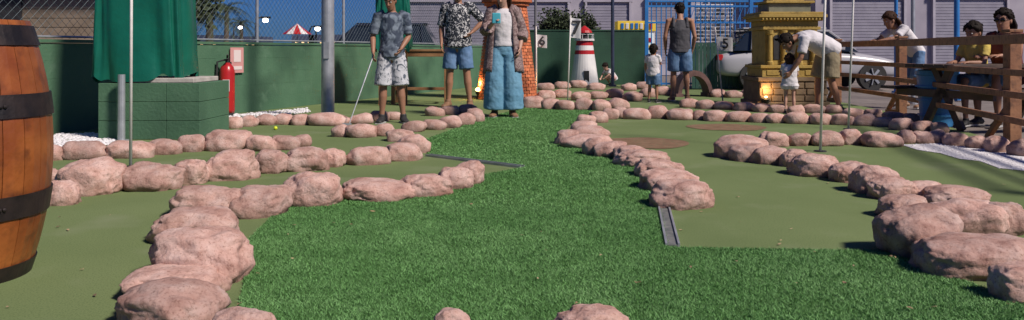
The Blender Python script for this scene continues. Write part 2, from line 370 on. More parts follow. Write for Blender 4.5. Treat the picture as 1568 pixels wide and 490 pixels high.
# ---------------------------------------------------------------- barrel
def barrel(px,py):
    Yc=F*HC/(py-HY)+.2; root=empty('wooden_barrel',(PX(px,Yc),Yc,0)); H=1.02; n=24; mb=MB()
    def rad(z): t=(z/H-.5)*2; return .335-.085*t*t
    for k in range(n):
        a0=2*math.pi*k/n+.004;a1=2*math.pi*(k+1)/n-.004; vs=[];fs=[];K=18
        for i in range(K+1):
            z=H*i/K; r=rad(z)
            for (rr,a) in((r,a0),(r+.002,(a0+a1)/2),(r,a1),(r-.02,a1),(r-.02,a0)): vs.append((rr*math.cos(a),rr*math.sin(a),z))
        for i in range(K):
            for j in range(5): fs.append((i*5+j,i*5+(j+1)%5,(i+1)*5+(j+1)%5,(i+1)*5+j))
        fs.append((4,3,2,1,0)); fs.append(tuple(K*5+j for j in range(5))); mb.add(vs,fs)
    m=mat('barrel_oak',(.16,.040,.010),.35,(.30,.095,.022),5,8,.25,40,island=.2,noise2=(11,(.08,.024,.009),.52,.75))
    mb.obj('staves',m,root)
    mb=MB(); mb.cyl((0,0,H-.05),(0,0,H-.03),.24,n=32); mb.cyl((0,0,.02),(0,0,.04),.24,n=32); mb.obj('heads',m,root)
    mb=MB()
    for z0,z1 in((.0,.06),(.25,.34),(.64,.73),(.92,1.0)):
        vs=[];fs=[];N=48
        for (z,o_) in((z0,.0015),(z0,.008),(z1,.008),(z1,.0015)):
            for k in range(N): a=2*math.pi*k/N; r=rad(z)+o_; vs.append((r*math.cos(a),r*math.sin(a),z))
        for i in range(3):
            for k in range(N): fs.append((i*N+k,i*N+(k+1)%N,(i+1)*N+(k+1)%N,(i+1)*N+k))
        mb.add(vs,fs)
        for a in(-.55,-.5,2,2.05): mb.ell(((rad((z0+z1)/2)+.009)*math.cos(a),(rad((z0+z1)/2)+.009)*math.sin(a),(z0+z1)/2),(.008,.008,.008),n=8,k=5)
    mb.obj('hoops',mat('iron_hoop',(.018,.016,.018),.5,(.045,.033,.03),12,6,.2,60,metal=.5),root)
barrel(-66,446)
# ---------------------------------------------------------------- fire extinguisher + sign
pw=wall_at(11.1); nw=V((WD.y,-WD.x,0))
def ext():
    c=pw+nw*.16; root=empty('fire_extinguisher',(c.x,c.y,0)); mb=MB(); r=.10
    mb.tube([(0,0,.04),(0,0,.08),(0,0,.60),(0,0,.67),(0,0,.71),(0,0,.73)],[r*.93,r,r,r*.85,r*.5,r*.3],n=24,cap=0)
    mb.obj('cylinder',M_red,root,smooth=True)
    mb=MB(); mb.cyl((0,0,.0),(0,0,.06),r*.88,n=24); mb.cyl((0,0,.73),(0,0,.78),.025); mb.beam((0,0,.80),(0.05,-.13,.84),.025,.012); mb.beam((0,0,.78),(0.05,-.12,.79),.025,.012)
    mb.tube([(-.03,0,.77),(-.13,-.02,.74),(-.135,-.03,.5),(-.12,-.03,.3),(-.10,-.03,.2)],[.014]*5,n=8); mb.tube([(-.10,-.03,.2),(-.10,-.03,.1)],[.015,.024],n=10)
    mb.obj('valve_and_hose',M_dark,root)
    mb=MB(); mb.box((0.02,-r,.42),(.09,.012,.16)); mb.obj('label',M_white,root)
    mb=MB(); mb.box((-.01,.1,.66),(.05,.06,.16)); mb.obj('bracket',M_dark,root); return root
ext()
c=pw+nw*.03+WD*.36; root=empty('fire_extinguisher_sign',(c.x,c.y,.76),math.atan2(WD.y,WD.x))
mb=MB(); mb.box((0,0,0),(.28,.008,.36)); mb.obj('plate',mat('pink_plate',(.6,.3,.28),.5,(.55,.26,.25),4),root)
mb=MB(); mb.box((0,-.007,.06),(.15,.005,.17)); mb.box((0,-.007,-.11),(.2,.005,.05)); mb.obj('pictogram',mat('w',(.7,.6,.58),.5),root)
root=empty('golf_putter',(G(332,178)[0],G(332,178)[1],0)); mb=MB(); mb.tube([(-.06,0,.02),(.08,.05,.22),(.1,.06,.24)],[.012,.012,.016],n=8); mb.box((-.08,0,.025),(.12,.05,.05)); mb.obj('head_and_shaft',M_dark,root,bevel=.005)
# ---------------------------------------------------------------- lamp posts and poles
x,y=G(502,180); root=empty('lamp_post',(x,y,0)); mb=MB(); mb.tube([(0,0,0),(0,0,6)],[.088,.07],n=24,cap=0); mb.cyl((0,0,0),(0,0,.03),.17); mb.box((0,-.09,.9),(.07,.02,.22))
mb.tube([(0,0,5.95),(0,-.5,6.1),(0,-1.2,6.12)],[.035]*3,n=10); mb.box((0,-1.4,6.1),(.25,.5,.08)); mb.obj('shaft',M_steel,root)
def tallpole(name,px,Y,r,h,m):
    mb=MB(); mb.tube([(0,0,0),(0,0,h)],[r,r*.8],n=12,cap=0); mb.cyl((0,0,0),(0,0,.04),r*2.2); mb.obj(name,m,loc=(PX(px,Y),Y,0))
tallpole('metal_pole',938,20,.045,5,mat('navy',(.02,.03,.06),.5,(.03,.04,.08),6))
tallpole('metal_pole',820,16.5,.03,4.5,mat('greypole',(.12,.12,.14),.5,(.16,.16,.18),6))
tallpole('metal_pole',1398,13.5,.035,5,M_steel); tallpole('metal_pole',1465,14.5,.05,5,M_blue); tallpole('metal_pole',1372,17,.04,5,M_blue)
def flag(px,py,top_px,h,num=None,fz=None,fw=.15,fh=.30,r=.012,side=1):
    x,y=G(px,py); root=empty('golf_hole_flag',(x,y,0)); dx=(top_px-px)*y/F
    mb=MB(); mb.tube([(0,0,0),(dx,0,h)],[r,r*.9],n=10,cap=0); mb.obj('pole',M_pole,root,smooth=True)
    mb=MB(); mb.cyl((0,0,.001),(0,0,.008),.055,n=20); mb.obj('cup',M_dark,root)
    t=(fz if fz else h-.2)/h; cx=dx*t+side*(fw/2+r)
    z=fz if fz else h-.2
    mb=MB(); vs=[];fs=[];K=8
    for i in range(K+1):
        for j in range(2):
            u=i/K; vs.append((cx-side*fw/2+side*fw*u,.012*math.sin(u*5),z+(j-.5)*fh-.02*u))
    for i in range(K): fs.append((i*2,i*2+2,i*2+3,i*2+1))
    mb.add(vs,fs); o=mb.obj('flag_cloth',M_white,root); s=o.modifiers.new('s','SOLIDIFY'); s.thickness=.003
    if num:
        cu=bpy.data.curves.new('num','FONT'); cu.body=num; cu.size=fh*1.0; cu.align_x='CENTER'; cu.align_y='CENTER'; cu.extrude=.0015; cu.offset=.004
        cu.materials.append(M_dark); t_=bpy.data.objects.new('number',cu); bpy.context.collection.objects.link(t_); t_.parent=root
        t_.location=(cx,-.02,z-.012); t_.rotation_euler=(math.pi/2,0,0)
flag(200,256,202,2.3,'2'); flag(1256,232,1268,2.2,'3'); flag(1299,198,1312,2.5,'4')
flag(869,157,874,1.5,'7',1.29,.17,.34); flag(822,150,821,1.35,'6',1.08,.19,.24); flag(1107,157,1095,1.3,'5',1.02,.26,.24,side=1)
# ---------------------------------------------------------------- brick tower
def tower():
    Y=14.9; root=empty('brick_tower',(PX(776,Y),Y,0)); mb=MB(); n=26; ch=.058; z=0;i=0
    def rad(z): return .56-.19*min(z,1.7)/1.7
    while z<1.72:
        r=rad(z)
        for k in range(n):
            a0=2*math.pi*(k+.5*(i%2))/n+.014; a1=a0+2*math.pi/n-.028; ro=r+random.uniform(0,.008); ri=r-.06; rt=ro-.19/1.7*ch
            vs=[]
            for zz,R in((z+.005,ro),(z+ch-.005,rt)):
                for (q,a) in((R,a0),(R,(a0+a1)/2),(R,a1),(ri-.02,a1),(ri-.02,a0)): vs.append((q*math.cos(a),q*math.sin(a),zz))
            mb.add(vs,[(4,3,2,1,0),(5,6,7,8,9)]+[(j,(j+1)%5,(j+1)%5+5,j+5) for j in range(5)])
        z+=ch;i+=1
    mbr=mat('orange_brick',(.48,.12,.045),.8,(.58,.19,.08),14,5,.3,60,island=.3)
    mb.obj('brick_courses',mbr,root)
    mb=MB(); mb.tube([(0,0,0),(0,0,1.72)],[.54,.35],n=26,cap=0); mb.obj('mortar_core',mat('mortar',(.38,.28,.22),.9,(.30,.22,.17),20),root)
    mb=MB()
    for z_,r in((1.72,.42),(1.78,.47),(1.84,.43)): mb.cyl((0,0,z_),(0,0,z_+.05),r,n=26)
    mb.tube([(0,0,1.9),(0,0,2.0),(0,0,2.6)],[.36,.36,.3],n=20,cap=0); mb.tube([(0,0,2.6),(0,0,3.0)],[.42,.03],n=20,cap=0)
    mb.obj('cornice_and_cap',mbr,root)
    mb=MB(); mb.box((0.12,-.50,.42),(.2,.12,.5)); mb.tube([(0.12,-.54,.67),(0.12,-.44,.67)],[.1,.1],n=16,cap=0); mb.obj('doorway',M_dark,root)
tower()
def spot(px,py,en,k=1.0):
    x,y=G(px,py); root=empty('garden_spotlight',(x,y,0)); mb=MB(); mb.tube([(0,0,0),(0,0,.08)],[.05,.03],n=12,cap=0); mb.tube([(0,.0,.10),(0,-.02,.16)],[.055,.06],n=14,cap=0); mb.obj('housing',M_dark,root)
    mb=MB(); mb.ell((0,-.03,.18),(.06*k,.06*k,.035*k)); mb.obj('lens',M_warm,root,smooth=True)
    l=bpy.data.lights.new('bulb','POINT'); l.energy=en; l.color=(1,.55,.2); l.shadow_soft_size=.06; o=bpy.data.objects.new('bulb',l); bpy.context.collection.objects.link(o); o.parent=root; o.location=(0,-.05,.3)
spot(733,152,14); spot(814,150,8,.6); spot(1172,166,6,.4)
def lighthouse():
    Y=20.3; root=empty('miniature_lighthouse',(PX(895,Y),Y,0)); mb=MB()
    def R(z): return .37-.17*z/1.16
    for z0,z1,mi in((0,.42,0),(.42,.80,0),(.80,.90,1),(.90,1.02,0),(1.02,1.14,1)):
        mb.tube([(0,0,z0),(0,0,z1)],[R(z0),R(z1)],n=28,cap=0,mi=mi)
    mb.cyl((0,0,1.14),(0,0,1.19),.25,n=24,mi=0); mb.cyl((0,0,1.19),(0,0,1.34),.12,n=16,mi=2); mb.tube([(0,0,1.34),(0,0,1.40),(0,0,1.52)],[.2,.17,.02],n=20,cap=0,mi=1)
    for k in range(10):
        a=k*.628; mb.cyl((.23*math.cos(a),.23*math.sin(a),1.19),(.23*math.cos(a),.23*math.sin(a),1.3),.008,n=6,mi=0)
    mb.tube([(.235*math.cos(a),.235*math.sin(a),1.3) for a in np.linspace(0,6.28,20)],[.008]*20,n=6,mi=0,cap=0)
    mb.box((.02,-.32,.24),(.13,.05,.3),mi=2)
    mb.obj('tower',[M_white,M_red,M_dark],root)
lighthouse()
def kiosk():
    Y=12.9; root=empty('ornate_miniature_building',(PX(1200,Y),Y,0)); mb=MB()
    L=[(0,.10,1.12,2),(.10,.42,1.04,2),(.42,.48,1.10,2),(.48,.62,.94,0),(.62,.67,1.0,0),(.67,1.22,.82,0),(1.22,1.27,.9,0),(1.27,1.36,.84,0),(1.36,1.41,.98,0),(1.41,1.46,1.06,0),(1.46,1.50,1.0,0),(1.50,1.64,.66,1),(1.64,1.68,.76,0),(1.68,2.1,.5,0),(2.1,2.16,.62,0)]
    for z0,z1,w_,mi in L: mb.box((0,0,(z0+z1)/2),(w_,w_*.85,z1-z0-.002),mi=mi)
    for sx in(-.34,-.12,.12,.34):
        mb.tube([(sx,-.37,.67),(sx,-.37,.72),(sx,-.37,.73),(sx,-.37,1.14),(sx,-.37,1.15),(sx,-.37,1.21)],[.055,.055,.04,.034,.05,.055],n=14,cap=0,mi=0)
    for k in range(18): mb.box((-.47+.055*k,-.43,1.385),(.028,.05,.03),mi=0)
    for sx in(-.23,0,.23): mb.box((sx,-.352,.92),(.1,.012,.34),mi=3); mb.cyl((sx,-.346,1.09),(sx,-.358,1.09),.05,n=16,mi=3)
    for sx in(-.3,0,.3): mb.box((sx,-.40,.55),(.2,.02,.08),mi=0)
    for i in range(3):
        for j in range(6): mb.box((-.43+.172*j+(i%2)*.03,-.443,.155+.1*i),(.155,.03,.085),mi=2)
    mb.tube([(0,0,2.16),(0,0,2.3),(0,0,2.42),(0,0,2.5)],[.28,.25,.14,.02],n=18,cap=0,mi=1)
    mb.obj('facade',[mat('mustard_stucco',(.34,.225,.045),.7,(.41,.285,.07),6,6,.3,40,noise2=(9,(.18,.12,.03),.55,.75)),mat('greygreen',(.14,.15,.10),.7,(.2,.2,.14),6),mat('brown_stone',(.13,.085,.05),.8,(.2,.14,.08),7,6,.4,30),M_dark],root,bevel=.006)
kiosk()
Y=15.8; root=empty('arched_obstacle',(PX(1060,Y),Y,0)); mb=MB()
K=20; R=.3
for i in range(K):
    a0=math.pi*i/K;a1=math.pi*(i+1)/K-.004; vs=[]
    for y in(-.3,.3):
        for (r,a) in((R-.03,a0),(R+.04,a0),(R+.04,a1),(R-.03,a1)): vs.append((r*math.cos(a),y,r*math.sin(a)*1.5))
    mb.add(vs,[(0,1,2,3),(7,6,5,4),(0,4,5,1),(1,5,6,2),(2,6,7,3),(3,7,4,0)])
for s in(-1,1): mb.box((s*.31,0,.03),(.14,.66,.06))
mb.obj('arch_shell',mat('arch_pink',(.20,.11,.10),.7,(.1,.055,.05),5),root)
root=empty('wooden_table',(PX(645,13.6),13.6,0)); mb=MB()
for k in range(5): mb.box((0,-.24+.12*k,.90),(1.0,.115,.035))
mb.box((0,-.26,.84),(.92,.03,.09)); mb.box((0,.26,.84),(.92,.03,.09))
for sx in(-.44,.44):
    for sy in(-.24,.24): mb.box((sx,sy,.41),(.06,.06,.82))
    mb.box((sx,0,.25),(.04,.46,.05))
mb.box((0,0,.25),(.86,.04,.05)); mb.obj('frame',M_wood,root,bevel=.004)
# ---------------------------------------------------------------- right wooden fence
M_fence=mat('fence_wood',(.20,.085,.042),.65,(.30,.145,.07),4,8,.3,40,noise2=(20,(.12,.055,.03),.5,.7))
root=empty('wooden_rail_fence'); mb=MB()
for (x,y) in [P1,P2,P3,P4]:
    mb.box((x,y,.53),(.11,.11,1.06)); mb.box((x,y,1.08),(.13,.13,.03))
    mb.beam((x+.02,y+.03,.05),(x+.02,y+.45,.02),.07,.07); mb.beam((x+.02,y+.42,.05),(x+.02,y+.04,.42),.05,.05)
for (p,q) in((P1,P2),(P2,P3),(P3,P4)):
    for z,hh in((1.0,.09),(.70,.06),(.50,.06),(.27,.06)):
        mb.beam((p[0]-.075,p[1]-.0,z),(q[0]-.075,q[1]+.0,z),.04,hh)
mb.obj('posts_and_rails',M_fence,root,bevel=.006)
M_bench=mat('dark_wood',(.045,.028,.02),.6,(.08,.05,.035),6,6,.2,30)
root=empty('picnic_table',(PX(1515,9.4),9.4,0),.25); mb=MB()
for k in range(5): mb.box((0,-.3+.15*k,.72),(1.7,.14,.04))
for sx in(-.65,.65):
    mb.beam((sx,-.28,0),(sx,.12,.70),.05,.09); mb.beam((sx,.28,0),(sx,-.12,.70),.05,.09); mb.beam((sx,-.72,.4),(sx,.72,.4),.05,.09)
for sy in(-.66,.66):
    for q in(-.07,.07): mb.box((0,sy+q,.45),(1.7,.13,.035))
mb.obj('planks',M_bench,root,bevel=.004)
root=empty('blue_litter_bin',(PX(1434,9.6),9.6,0)); mb=MB(); mb.tube([(0,0,0),(0,0,.02),(0,0,.60),(0,0,.61),(0,0,.66)],[.17,.175,.215,.235,.235],n=28,cap=0)
for z in(.12,.30,.46): mb.cyl((0,0,z),(0,0,z+.02),.185+.045*z/.6+.012,n=28)
mb.obj('bucket',mat('blue_plastic',(.03,.17,.38),.5,(.04,.20,.43),4),root); mb=MB(); mb.cyl((0,0,.661),(0,0,.67),.2,n=28); mb.obj('opening',M_dark,root)
# ---------------------------------------------------------------- blue gate fence
root=empty('blue_metal_gate'); mb=MB(); Y=18.8; xa=PX(990,Y); xb=PX(1172,Y)
for z in(2.05,1.93,1.55,.12): mb.box(((xa+xb)/2,Y,z),(xb-xa,.04,.045))
x=xa
while x<=xb: mb.cyl((x,Y,0.02),(x,Y,2.05),.013,n=6); x+=.115
for x in(xa,PX(1050,Y),PX(1150,Y),xb): mb.box((x,Y,1.1),(.08,.08,2.2))
for k in range(9): mb.beam((PX(1055,Y)+.16*k,Y-.03,1.56),(PX(1055,Y)+.16*k+.14,Y-.03,1.93),.012,.012)
mb.obj('bars',M_blue,root)
root=empty('green_slat_fence'); mb=MB(); Y=18.4; x=PX(1062,Y)
while x<PX(1162,Y): mb.box((x,Y,.55),(.075,.02,1.05)); x+=.085
for z in(.15,.95): mb.box(((PX(1062,Y)+PX(1162,Y))/2,Y+.03,z),(1.5,.03,.05))
mb.obj('slats',mat('slat_green',(.012,.05,.035),.6,(.02,.07,.05),6,island=.2),root)
root=empty('photo_poster_board',(PX(1093,20),20,1.45)); mb=MB(); mb.box((0,0,0),(.95,.03,1.2),mi=0)
for i in range(9):
    for j in range(13):
        mb.box((-.42+.105*i,-.022,-.55+.091*j),(.085,.008,.06),mi=random.choice([1,1,2,3]))
mb.box((0,0,-1.0),(.06,.04,.9),mi=1); mb.obj('board',[M_white,M_dark,mat('pg',(.12,.11,.14),.5,(.2,.19,.22),9),mat('pg2',(.25,.24,.28),.5,(.15,.14,.18),9)],root)
root=empty('ice_cream_freezer',(PX(972,22.2),22.2,0)); mb=MB()
mb.box((0,0,.75),(1.0,.6,1.3),mi=0); mb.box((0,-.02,1.56),(1.04,.62,.28),mi=1); mb.box((0,-.32,1.08),(.9,.03,.55),mi=3)
for i in range(7): mb.box((-.39+.13*i,-.345,1.56),(.08,.02,.16),mi=random.choice([2,4,0]))
for i in range(6):
    for j in range(2): mb.box((-.36+.145*i,-.345,.98+.2*j),(.1,.02,.12),mi=random.choice([0,2,4,1]))
mb.obj('cabinet',[M_white,mat('yellow_panel',(.65,.43,.03),.5,(.7,.5,.05),4,emit=(1,.7,.1),estr=.15),M_red,mat('pale_panel',(.5,.6,.62),.2,(.6,.68,.7),6,emit=(.7,.9,1),estr=.2),M_blue],root,bevel=.01)
root=empty('bicycle',(PX(970,21.6),21.6,.45)); mb=MB()
for cx in(-.4,.4):
    mb.tube([(cx+.3*math.cos(a),0,.31+.3*math.sin(a)) for a in np.linspace(0,2*math.pi,24)],[.015]*24,side=(0,1,0),n=6,cap=0)
    for k in range(8): a=k*.785; mb.cyl((cx,0,.31),(cx+.3*math.cos(a),0,.31+.3*math.sin(a)),.003,n=4)
for p,q in(((-.4,0,.31),(-.1,0,.31)),((-.1,0,.31),(-.2,0,.7)),((-.2,0,.62),(.28,0,.65)),((-.1,0,.31),(.28,0,.62)),((.4,0,.31),(.26,0,.78)),((-.4,0,.31),(-.2,0,.62))): mb.cyl(p,q,.014,n=6)
mb.box((-.21,0,.73),(.2,.1,.04)); mb.tube([(.2,-.25,.82),(.26,0,.8),(.2,.25,.82)],[.012]*3,n=6); mb.obj('frame',M_dark,root)
bpy.data.objects['bicycle'].location.z=.0
# ---------------------------------------------------------------- buildings
M_bw=mat('white_render',(.33,.31,.37),.85,(.40,.375,.43),1.2,6,.2,30,noise2=(.7,(.27,.25,.31),.5,.75))
M_sh=mat('shutter',(.24,.23,.29),.5,(.29,.28,.34),3)
M_fr=mat('lilac_frame',(.42,.40,.46),.6,(.36,.34,.40),3)
def building(name,x0,x1,Y,H,dep,mbase,floors,bay):
    root=empty(name,((x0+x1)/2,Y+dep/2,0)); W=x1-x0; mb=MB(); mb.box((0,0,H/2),(W,dep,H)); mb.obj('walls',mbase,root)
    mb=MB(); mb.box((0,0,H+.1),(W+.5,dep+.5,.2)); mb.box((0,-dep/2-.06,3.2),(W,.12,.25)); mb.box((0,-dep/2-.03,.2),(W,.06,.4)); mb.obj('cornices',M_fr,root)
    n=max(1,int(W/bay)); bw=W/n; mb=MB(); mg=MB(); mf=MB()
    for i in range(n):
        cx=-W/2+bw*(i+.5); k=0
        while k*.1<2.5: mb.box((cx,-dep/2-.03-.01*(k%2),.08+.1*k),(bw*.68,.03,.09)); k+=1
        for s in(-1,1): mf.box((cx+s*bw*.36,-dep/2-.06,1.32),(.08,.12,2.62))
        mf.box((cx,-dep/2-.06,2.70),(bw*.8,.12,.12))
        for f in range(1,floors):
            z=3.3+(f-1)*3+1.5
            mg.box((cx,-dep/2-.01,z),(bw*.4,.04,1.3)); mf.box((cx,-dep/2-.05,z-.7),(bw*.5,.14,.07)); mf.box((cx,-dep/2-.04,z+.7),(bw*.46,.09,.07)); mf.box((cx,-dep/2-.04,z),(.05,.06,1.28))
    mb.obj('shutters',M_sh,root); mf.obj('frames',M_fr,root)
    if floors>1: mg.obj('windows',M_glass,root)
building('white_building',-4.3,9.0,29,9.5,9,M_bw,3,2.2)
building('lilac_building',10.2,24,27,8,9,M_bw,2,2.9)
M_plank=mat('plank',(.20,.155,.11),.8,(.28,.22,.16),3,6,.2,20,island=.2)
root=empty('wooden_shed',(PX(30,14),15,0)); mb=MB()
for k in range(13): mb.box((0,0,.1+.16*k),(3.4,2,.15))
mb.obj('plank_walls',M_plank,root); mb=MB(); mb.box((0,-.1,2.25),(3.9,2.6,.1)); mb.box((-.4,-1.02,1.7),(.9,.05,.6)); mb.obj('roof_and_window',M_dark,root)
# ---------------------------------------------------------------- cars
def car(name,loc,rz,m,L=4.3,Hh=1.45,suv=False):
    root=empty(name,loc,rz); mb=MB(); h=Hh
    sill=.28; belt=.92 if not suv else 1.05
    S=[(-L/2,.66,.42,.72),(-L/2+.12,.80,.30,.86),(-L/2+.6,.87,sill,belt-.02),(-.5,.88,sill,belt),(.6,.88,sill,belt),(L/2-1.0,.87,sill,belt-.06),(L/2-.35,.83,sill,belt-.18),(L/2-.08,.76,.30,belt-.30),(L/2,.64,.40,belt-.40)]
    vs=[];n=8
    for (x,hw,z0,z1) in S:
        for (u,v_) in((-1,.12),(-.9,0),(.9,0),(1,.12),(1,.75),(.9,1),(-.9,1),(-1,.75)): vs.append((x,hw*u,z0+(z1-z0)*v_))
    fs=[]
    for i in range(len(S)-1):
        for k in range(n): fs.append((i*n+k,(i+1)*n+k,(i+1)*n+(k+1)%n,i*n+(k+1)%n))
    fs.append(tuple(range(n))); fs.append(tuple(reversed([(len(S)-1)*n+k for k in range(n)]))); mb.add(vs,fs)
    o=mb.obj('body',m,root,smooth=True); s=o.modifiers.new('s','SUBSURF'); s.levels=1; s.render_levels=2
    r0=-L/2+(.15 if suv else .35)
    T=[(r0,.74,belt-.03,belt),(r0+.35,.68,belt-.03,h-.06),(r0+.9,.68,belt-.03,h),(.1,.68,belt-.03,h-.01),(.45,.70,belt-.03,h-.1),(L/2-1.15,.76,belt-.06,belt-.02)]
    mb=MB(); vs=[]
    for (x,hw,z0,z1) in T:
        for (yy,z) in((-hw-.08,z0),(hw+.08,z0),(hw,z1-.03),(hw-.1,z1),(-hw+.1,z1),(-hw,z1-.03)): vs.append((x,yy,z))
    n=6;fs=[]
    for i in range(len(T)-1):
        for k in range(n): fs.append((i*n+k,(i+1)*n+k,(i+1)*n+(k+1)%n,i*n+(k+1)%n))
    fs.append(tuple(range(n))); fs.append(tuple(reversed([(len(T)-1)*n+k for k in range(n)])))
    mb.add(vs,fs); mb.obj('glasshouse',M_glass,root)
    mb=MB(); mb.box(((r0+.35+.3)/2,0,h+.0),(.3-r0-.2,1.2,.035))
    for s in(-1,1):
        for x in(r0+.4,-.35,): mb.beam((x,s*.80,belt),(x+.05,s*.70,h-.03),.03,.06)
        mb.beam((L/2-1.2,s*.80,belt-.02),(.4,s*.68,h-.08),.05,.05); mb.beam((r0+.4,s*.7,h-.02),(.4,s*.7,h-.06),.05,.05)
        mb.box((.55,s*.98,belt+.04),(.12,.16,.1))
    mb.obj('roof_and_pillars',m,root,bevel=.01)
    mb=MB()
    for x in(-L/2+.78,L/2-.85):
        for s in(-1,1):
            mb.tube([(x,s*.70,.31),(x,s*.90,.31)],[.31,.31],side=(1,0,0),n=26,cap=0,mi=0); mb.tube([(x,s*.895,.31),(x,s*.905,.31)],[.2,.18],side=(1,0,0),n=20,cap=0,mi=0)
            for k in range(7): a=k*.8976; mb.beam((x,s*.912,.31),(x+.19*math.cos(a),s*.912,.31+.19*math.sin(a)),.02,.055,mi=1)
    mb.obj('wheels',[M_rubber,M_steel],root)
    mb=MB()
    for s in(-1,1): mb.box((L/2-.12,s*.6,belt-.33),(.16,.26,.1),mi=0); mb.box((-L/2+.08,s*.62,.74),(.1,.22,.13),mi=1)
    mb.box((L/2-.0,0,.45),(.06,.9,.12),mi=2); mb.box((0,-.885,.62),(.14,.01,.02),mi=2)
    mb.obj('lights_and_grille',[M_white,M_red,M_dark],root,bevel=.01)
car('parked_car',(PX(1392,18.5)-2.35,18.9,0),0,mat('white_car',(.40,.40,.43),.3,(.36,.36,.39),2),4.3,1.40)
car('parked_car',(PX(560,25),26,0),math.pi,mat('navy_car',(.015,.02,.04),.2,(.02,.025,.05),2),4.6,1.75,True)
# ---------------------------------------------------------------- vegetation background
M_leaf=mat('foliage',(.028,.045,.018),.8,(.055,.075,.03),2,4,island=.5)
M_bark=mat('bark',(.08,.06,.045),.9,(.13,.10,.075),8,6,.5,20)
def foliage(mb,c,r,n,s):
    for i in range(n):
        while True:
            p=V([random.uniform(-1,1) for _ in range(3)])
            if .3<p.length<1: break
        f=.75+.5*noise.noise(p*2.3+V(c)); q=V(c)+V((p.x*r[0]*f,p.y*r[1]*f,p.z*r[2]*f))
        a=V([random.gauss(0,1) for _ in range(3)]).normalized(); b=a.cross(V([random.gauss(0,1) for _ in range(3)])).normalized(); k=s*random.uniform(.6,1.3)
        mb.add([q-a*k,q+b*k*.45,q+a*k,q-b*k*.45],[(0,1,2,3)])
def tree(name,x,y,h,cr,n,s=.12):
    root=empty(name,(x,y,0)); mb=MB(); mb.tube([(0,0,0),(.05,.02,h*.35),(.0,.0,h*.6)],[.16,.12,.09],n=10); mf=MB()
    for k in range(7):
        a=k*.9; e=V((cr*.6*math.cos(a),cr*.6*math.sin(a),h*(.65+.12*(k%3)))); mb.tube([(0.02,0,h*(.35+.03*k)),e*.6+V((0,0,h*.2)),e],[.06,.04,.015],n=7)
        foliage(mf,e,(cr*.55,cr*.55,cr*.42),n//7,s)
    mb.obj('trunk',M_bark,root,smooth=True); mf.obj('crown',M_leaf,root)
tree('tree',PX(90,19),19,3.4,1.8,5000); tree('tree',PX(30,22),23,4.2,2.2,5000); tree('tree',PX(215,24),25,3.6,2,5000)
mh=MB()
for k in range(9): foliage(mh,(PX(838+8*k,24),24,1.3+.2*random.random()),(.45,.5,.75),900,.06)
mh.obj('hedge',M_leaf)
def palm(x,y,h,seed,R=1.9):
    rnd=random.Random(seed); root=empty('palm_tree',(x,y,0)); mb=MB(); pts=[(.1*math.sin(t*2),0,h*t) for t in np.linspace(0,1,10)]; mb.tube(pts,[.2-.06*i/9+.015*(i%2) for i in range(10)],n=12); mb.obj('trunk',M_bark,root)
    mf=MB()
    for k in range(26):
        a=k*2.399; el=rnd.uniform(-.35,1.1); L=R*rnd.uniform(.8,1.1); pr=None
        for i in range(15):
            t=i/14; r=L*t*math.cos(el*(1-t*.5)); z=h+L*(math.sin(el)*t-.75*t*t)
            p=V((r*math.cos(a)+.1*math.sin(2),r*math.sin(a),z))
            if pr is not None:
                d=(p-pr).normalized(); s_=d.cross(V((0,0,1))).normalized(); mf.add([pr-s_*.012,pr+s_*.012,p+s_*.01,p-s_*.01],[(0,1,2,3)])
                for sg in(-1,1):
                    for q in(0,.5):
                        b0=pr+(p-pr)*q; tip=b0+(s_*sg*.8+d*.7-V((0,0,.35))).normalized()*.42*(1-.5*abs(t-.4)); mf.add([b0,b0+d*.035,tip],[(0,1,2)])
            pr=p
    mf.obj('fronds',M_leaf,root)
palm(PX(318,38),38,2.7,1); palm(PX(345,60),60,4.0,2,2.0); palm(PX(285,45),45,3.2,3); palm(PX(368,75),75,3.4,5,2)
M_far=mat('far_building',(.035,.05,.10),.9,(.055,.07,.13),.1)
mb=MB()
for i in range(26):
    x=-75+i*4.6+random.uniform(-1,1); hh=random.uniform(1.2,3.4); mb.box((x,130,hh/2),(random.uniform(3,7),6,hh))
    for k in range(3): mb.box((x-1+k,126.98,hh*.6),(.4,.02,.5),mi=1)
mb.obj('distant_town',[M_far,mat('lit_win',(.6,.4,.2),.5,emit=(1,.7,.35),estr=1.2)])
def slamp(px,Y,z,r=.13):
    root=empty('street_lamp',(PX(px,Y),Y,0)); mb=MB(); mb.tube([(0,0,0),(0,0,z-.1),(.1,0,z+.12),(.35,0,z+.15)],[.06,.045,.035,.03],n=8,cap=0); mb.box((.4,0,z+.14),(.4,.2,.08)); mb.obj('post',M_dark,root); mb=MB(); mb.ell((.4,0,z+.02),(r*1.3,r,r)); mb.obj('lens',M_lampw,root,smooth=True)
slamp(392,34,2.15,.10); slamp(474,40,1.95,.11); slamp(484,42,1.95,.09); slamp(358,50,2.3,.1)
root=empty('beach_parasol',(PX(455,30),30,0)); mb=MB(); mb.cyl((0,0,0),(0,0,1.85),.02,mi=2)
for k in range(12):
    a0=k*math.pi/6;a1=a0+math.pi/6; mb.add([(0,0,1.9),(.55*math.cos(a0),.55*math.sin(a0),1.5),(.55*math.cos(a1),.55*math.sin(a1),1.5)],[(0,1,2)],mi=k%2)
mb.obj('canopy',[M_white,M_red,M_steel],root)
